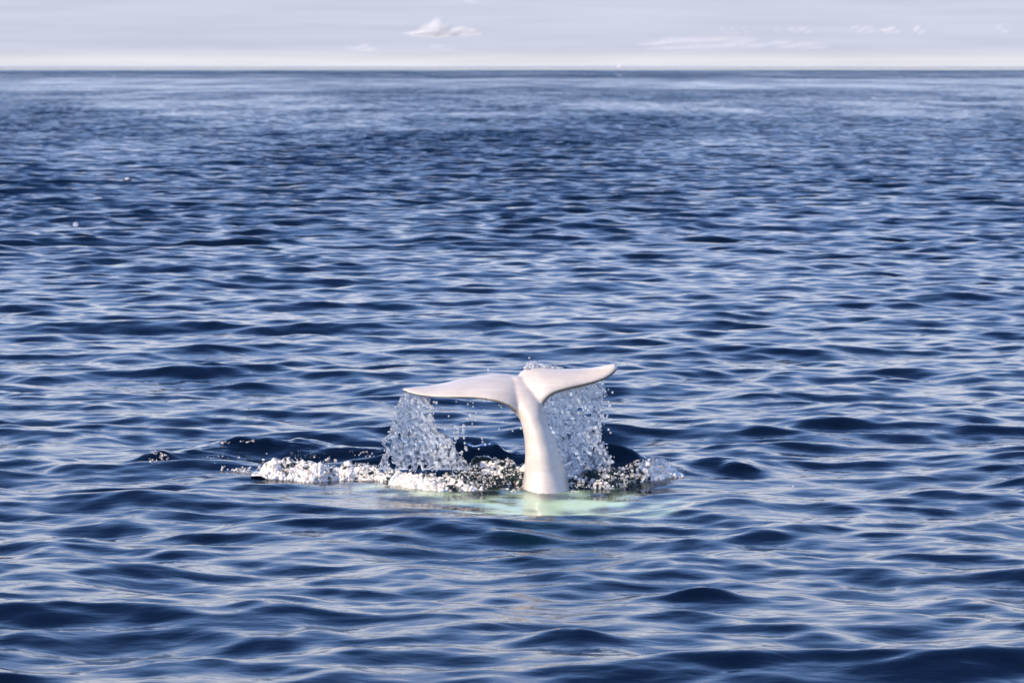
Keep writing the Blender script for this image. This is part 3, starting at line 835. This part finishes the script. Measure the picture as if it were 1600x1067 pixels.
# ------------------------------------------------------------------ gulls
M_GULL = simple_mat('gull_feather', (0.78, 0.79, 0.80), .7)
def gull(px, py, Y, span, wing, label, yaw=0.0):
    c = P(px, py, Y)
    root = bpy.data.objects.new('gull', None); COL.objects.link(root); root.location = c; root.rotation_euler = (0, 0, yaw)
    tag(root, label, 'bird', 'gulls over the far water')
    bm = bmesh.new()
    L_ = span * .42
    rings = []
    for t, r in ((-.5, .02), (-.42, .05), (-.2, .085), (.1, .095), (.28, .07), (.36, .06), (.44, .055), (.50, .02), (.58, .006)):
        rings.append([Vector((t * L_, r * L_ * math.cos(q), r * L_ * math.sin(q) + (.03 * L_ if t > .3 else 0))) for q in [2 * math.pi * k / 10 for k in range(10)]])
    loft(bm, rings)
    me = bpy.data.meshes.new('body'); bm.to_mesh(me); bm.free(); me.materials.append(M_GULL)
    b = bpy.data.objects.new('body', me); COL.objects.link(b); b.parent = root
    for s in (-1, 1):
        bm = bmesh.new(); rings = []
        for t in np.linspace(0, 1, 9):
            y = s * span * .5 * t
            z = span * (wing[0] * min(t, .45) / .45 + wing[1] * max(t - .45, 0) / .55)
            ch = span * .17 * (1 - .82 * max(t - .3, 0) / .7); x = -span * .03 - span * .14 * max(t - .4, 0)
            rings.append([Vector((x + ch * math.cos(q) * .5, y, z + ch * .07 * math.sin(q))) for q in [2 * math.pi * k / 8 for k in range(8)]])
        loft(bm, rings); bmesh.ops.recalc_face_normals(bm, faces=bm.faces)
        me = bpy.data.meshes.new('wing'); bm.to_mesh(me); bm.free(); me.materials.append(M_GULL)
        wg = bpy.data.objects.new('wing', me); COL.objects.link(wg); wg.parent = root
gull(968, 119, 640, 1.25, (.10, -.26), 'white gull with drooping wings low over the sea below the pale speck on the horizon', R(70))
gull(178, 120, 640, .75, (.16, .1), 'small pale gull low over the far sea near the left edge', R(60))
gull(1242, 207, 110, .3, (.14, .12), 'small pale bird with raised wings skimming the open water at upper right', R(75))

# a diving bird's white and dark body on the water at the left
def swimmer(px, py):
    Y = depth_of(py + 4)
    c = P(px, py + 3, Y)
    root = bpy.data.objects.new('sea_bird', None); COL.objects.link(root); root.location = c; root.scale = (.5, .5, .5)
    tag(root, 'dark seabird with a white breast floating on the water at upper left', 'bird')
    dark = simple_mat('dark_feather', (0.03, 0.03, 0.035), .5)
    def part(name, rows, mat):
        bm = bmesh.new()
        loft(bm, [[Vector((x, r * math.cos(q), z + r * .8 * math.sin(q))) for q in [2 * math.pi * k / 12 for k in range(12)]] for x, z, r in rows])
        bmesh.ops.recalc_face_normals(bm, faces=bm.faces)
        me = bpy.data.meshes.new(name); bm.to_mesh(me); bm.free(); me.materials.append(mat)
        me.polygons.foreach_set('use_smooth', np.full(len(me.polygons), True))
        o = bpy.data.objects.new(name, me); COL.objects.link(o); o.parent = root
    part('body', [(-.20, .05, .01), (-.16, .05, .035), (-.08, .045, .06), (.02, .04, .065), (.09, .05, .05), (.12, .06, .02)], dark)
    part('breast', [(-.11, .075, .012), (-.09, .085, .04), (-.04, .09, .052), (.015, .095, .05), (.04, .10, .02)], M_GULL)
    part('head', [(.10, .06, .022), (.12, .10, .022), (.135, .135, .028), (.165, .14, .026), (.19, .135, .01), (.225, .13, .003)], dark)
swimmer(200, 281)

# ------------------------------------------------------------------ far shore, vessel and clouds
def build_shore():
    m = simple_mat('hazy_land', (0.45, 0.46, 0.52), .9, .1, .0006)
    Y = 24000.0
    n = 240
    xs = np.linspace(-.17, .17, n) * Y
    top = 1.0 + 4.0 * (0.6 + .4 * vnoise(xs / 900, 0 * xs, 0 * xs, 7)) + 1.5 * vnoise(xs / 230, 0 * xs, 0 * xs, 8)
    vs, fs = [], []
    for i in range(n):
        vs += [(xs[i], Y, -8), (xs[i], Y + 40, top[i] * .7), (xs[i], Y + 400, top[i]), (xs[i], Y + 900, -8)]
    for i in range(n - 1):
        a, b = 4 * i, 4 * i + 4
        for k in range(3): fs.append((a + k, b + k, b + k + 1, a + k + 1))
    tag(link_mesh('far_shore', vs, fs, m), kind='structure')
build_shore()

M_CLOUD = make_cloud_mat('cloud_mist', .05)
M_CLOUD_THIN = make_cloud_mat('thin_cloud_mist', .02)
def cloud(blobs, Y, label, mat, base=None):
    """blobs: (px, row of centre, half width px, half height px); flat bottomed heap of mist"""
    bm = bmesh.new()
    s = Y / F
    cx = sum(b[0] for b in blobs) / len(blobs)
    org = P(cx, base if base else blobs[0][1], Y)
    for (px, py, wx, hz) in blobs:
        c = P(px, py, Y) - org
        for sh in (.35, .55, .75, .95, 1.15, 1.35):
            mtx = Matrix.Translation(c) @ Matrix.Diagonal((wx * s * sh, max(wx, hz) * s * .8 * sh, hz * s * sh, 1))
            bmesh.ops.create_icosphere(bm, subdivisions=3, radius=1, matrix=mtx)
    for v in bm.verts:
        q = v.co / (s * 9)
        v.co += Vector((mnoise.noise(q), mnoise.noise(q + Vector((9, 0, 0))), mnoise.noise(q + Vector((0, 9, 0))) * .5)) * s * 1.1
        if v.co.z < 0: v.co.z *= .25
    me = bpy.data.meshes.new('cloud'); bm.to_mesh(me); bm.free(); me.materials.append(mat)
    o = bpy.data.objects.new('cloud', me); COL.objects.link(o); o.location = org
    me.polygons.foreach_set('use_smooth', np.full(len(me.polygons), True))
    tag(o, label, 'cloud', 'low clouds over the horizon')
    return o
YC = 34000.0
cloud([(682, 50, 22, 12), (686, 44, 12, 13), (664, 53, 18, 5), (645, 54, 12, 3), (690, 52, 14, 8)], YC, 'largest white cloud, peaked with a flat base and a wisp on its left', M_CLOUD, 58)
cloud([(722, 50, 16, 7), (738, 51, 12, 5), (712, 52, 8, 5)], YC, 'low rounded white cloud close beside the peaked cloud', M_CLOUD, 58)
cloud([(1030, 72, 28, 6), (1060, 69, 30, 9), (1100, 68, 34, 9), (1138, 66, 26, 8), (1170, 68, 24, 8)], YC, 'long pale bank of cloud lying just above the horizon', M_CLOUD_THIN, 77)
cloud([(1225, 70, 20, 6), (1265, 72, 24, 5)], YC, 'thin pale cloud off the end of the long cloud bank', M_CLOUD_THIN, 77)
cloud([(690, 75, 14, 5), (700, 77, 20, 3)], YC, 'faint low cloud directly under the peaked white cloud', M_CLOUD_THIN, 80)
cloud([(574, 74, 10, 5), (565, 77, 22, 3)], YC, 'faint low cloud to the left of the peaked white cloud', M_CLOUD_THIN, 80)
cloud([(733, 2, 11, 3)], YC, 'small wisp of cloud cut by the top of the frame', M_CLOUD_THIN, 5)
small = [(1132, 6, 5), (1146, 5, 4), (1165, 4, 4), (1215, 4, 4), (1240, 8, 4), (1258, 9, 5)]
for i, (px, wx, hz) in enumerate(small):
    cloud([(px, 48, wx, hz)], YC, 'faint puff above the long cloud bank, %s of six from the left' % ('first', 'second', 'third', 'fourth', 'fifth', 'last')[i], M_CLOUD_THIN, 52)
cloud([(1340, 46, 9, 5), (1358, 46, 12, 5)], YC, 'twin faint puffs of cloud left of the two bright puffs', M_CLOUD_THIN, 52)
cloud([(1396, 48, 8, 5), (1384, 49, 8, 3)], YC, 'small bright puff of cloud with a wisp on its left', M_CLOUD, 52)
cloud([(1436, 48, 7, 6)], YC, 'small round bright puff of cloud standing alone', M_CLOUD, 53)
cloud([(1566, 46, 8, 6)], YC, 'dim round puff of cloud nearest the right edge', M_CLOUD_THIN, 52)

def vessel():
    c = P(968, 104, 9000.0); c.z = 0
    m = simple_mat('pale_paint', (.8, .78, .76), .6)
    root = bpy.data.objects.new('vessel', None); COL.objects.link(root); root.location = c
    tag(root, 'pale speck of a vessel under sail on the horizon above the drooping gull', 'boat')
    bm = bmesh.new()
    loft(bm, [[Vector((x, w_ * math.cos(q), 1.0 + 1.2 * math.sin(q))) for q in [2 * math.pi * k / 10 for k in range(10)]] for x, w_ in ((-6, .4), (-4, 1.6), (0, 2), (4, 1.4), (7, .2))])
    me = bpy.data.meshes.new('hull'); bm.to_mesh(me); bm.free(); me.materials.append(m)
    h = bpy.data.objects.new('hull', me); COL.objects.link(h); h.parent = root
    bm = bmesh.new()
    loft(bm, [[Vector((x0, -.15, z)), Vector((x1, -.15, z)), Vector((x1, .15, z)), Vector((x0, .15, z))] for x0, x1, z in ((-5.5, 5.5, 2.5), (-3.8, 3.4, 7), (-1.6, 1.2, 12), (-.2, .2, 15))])
    me = bpy.data.meshes.new('sail'); bm.to_mesh(me); bm.free(); me.materials.append(m)
    s_ = bpy.data.objects.new('sail', me); COL.objects.link(s_); s_.parent = root
vessel()
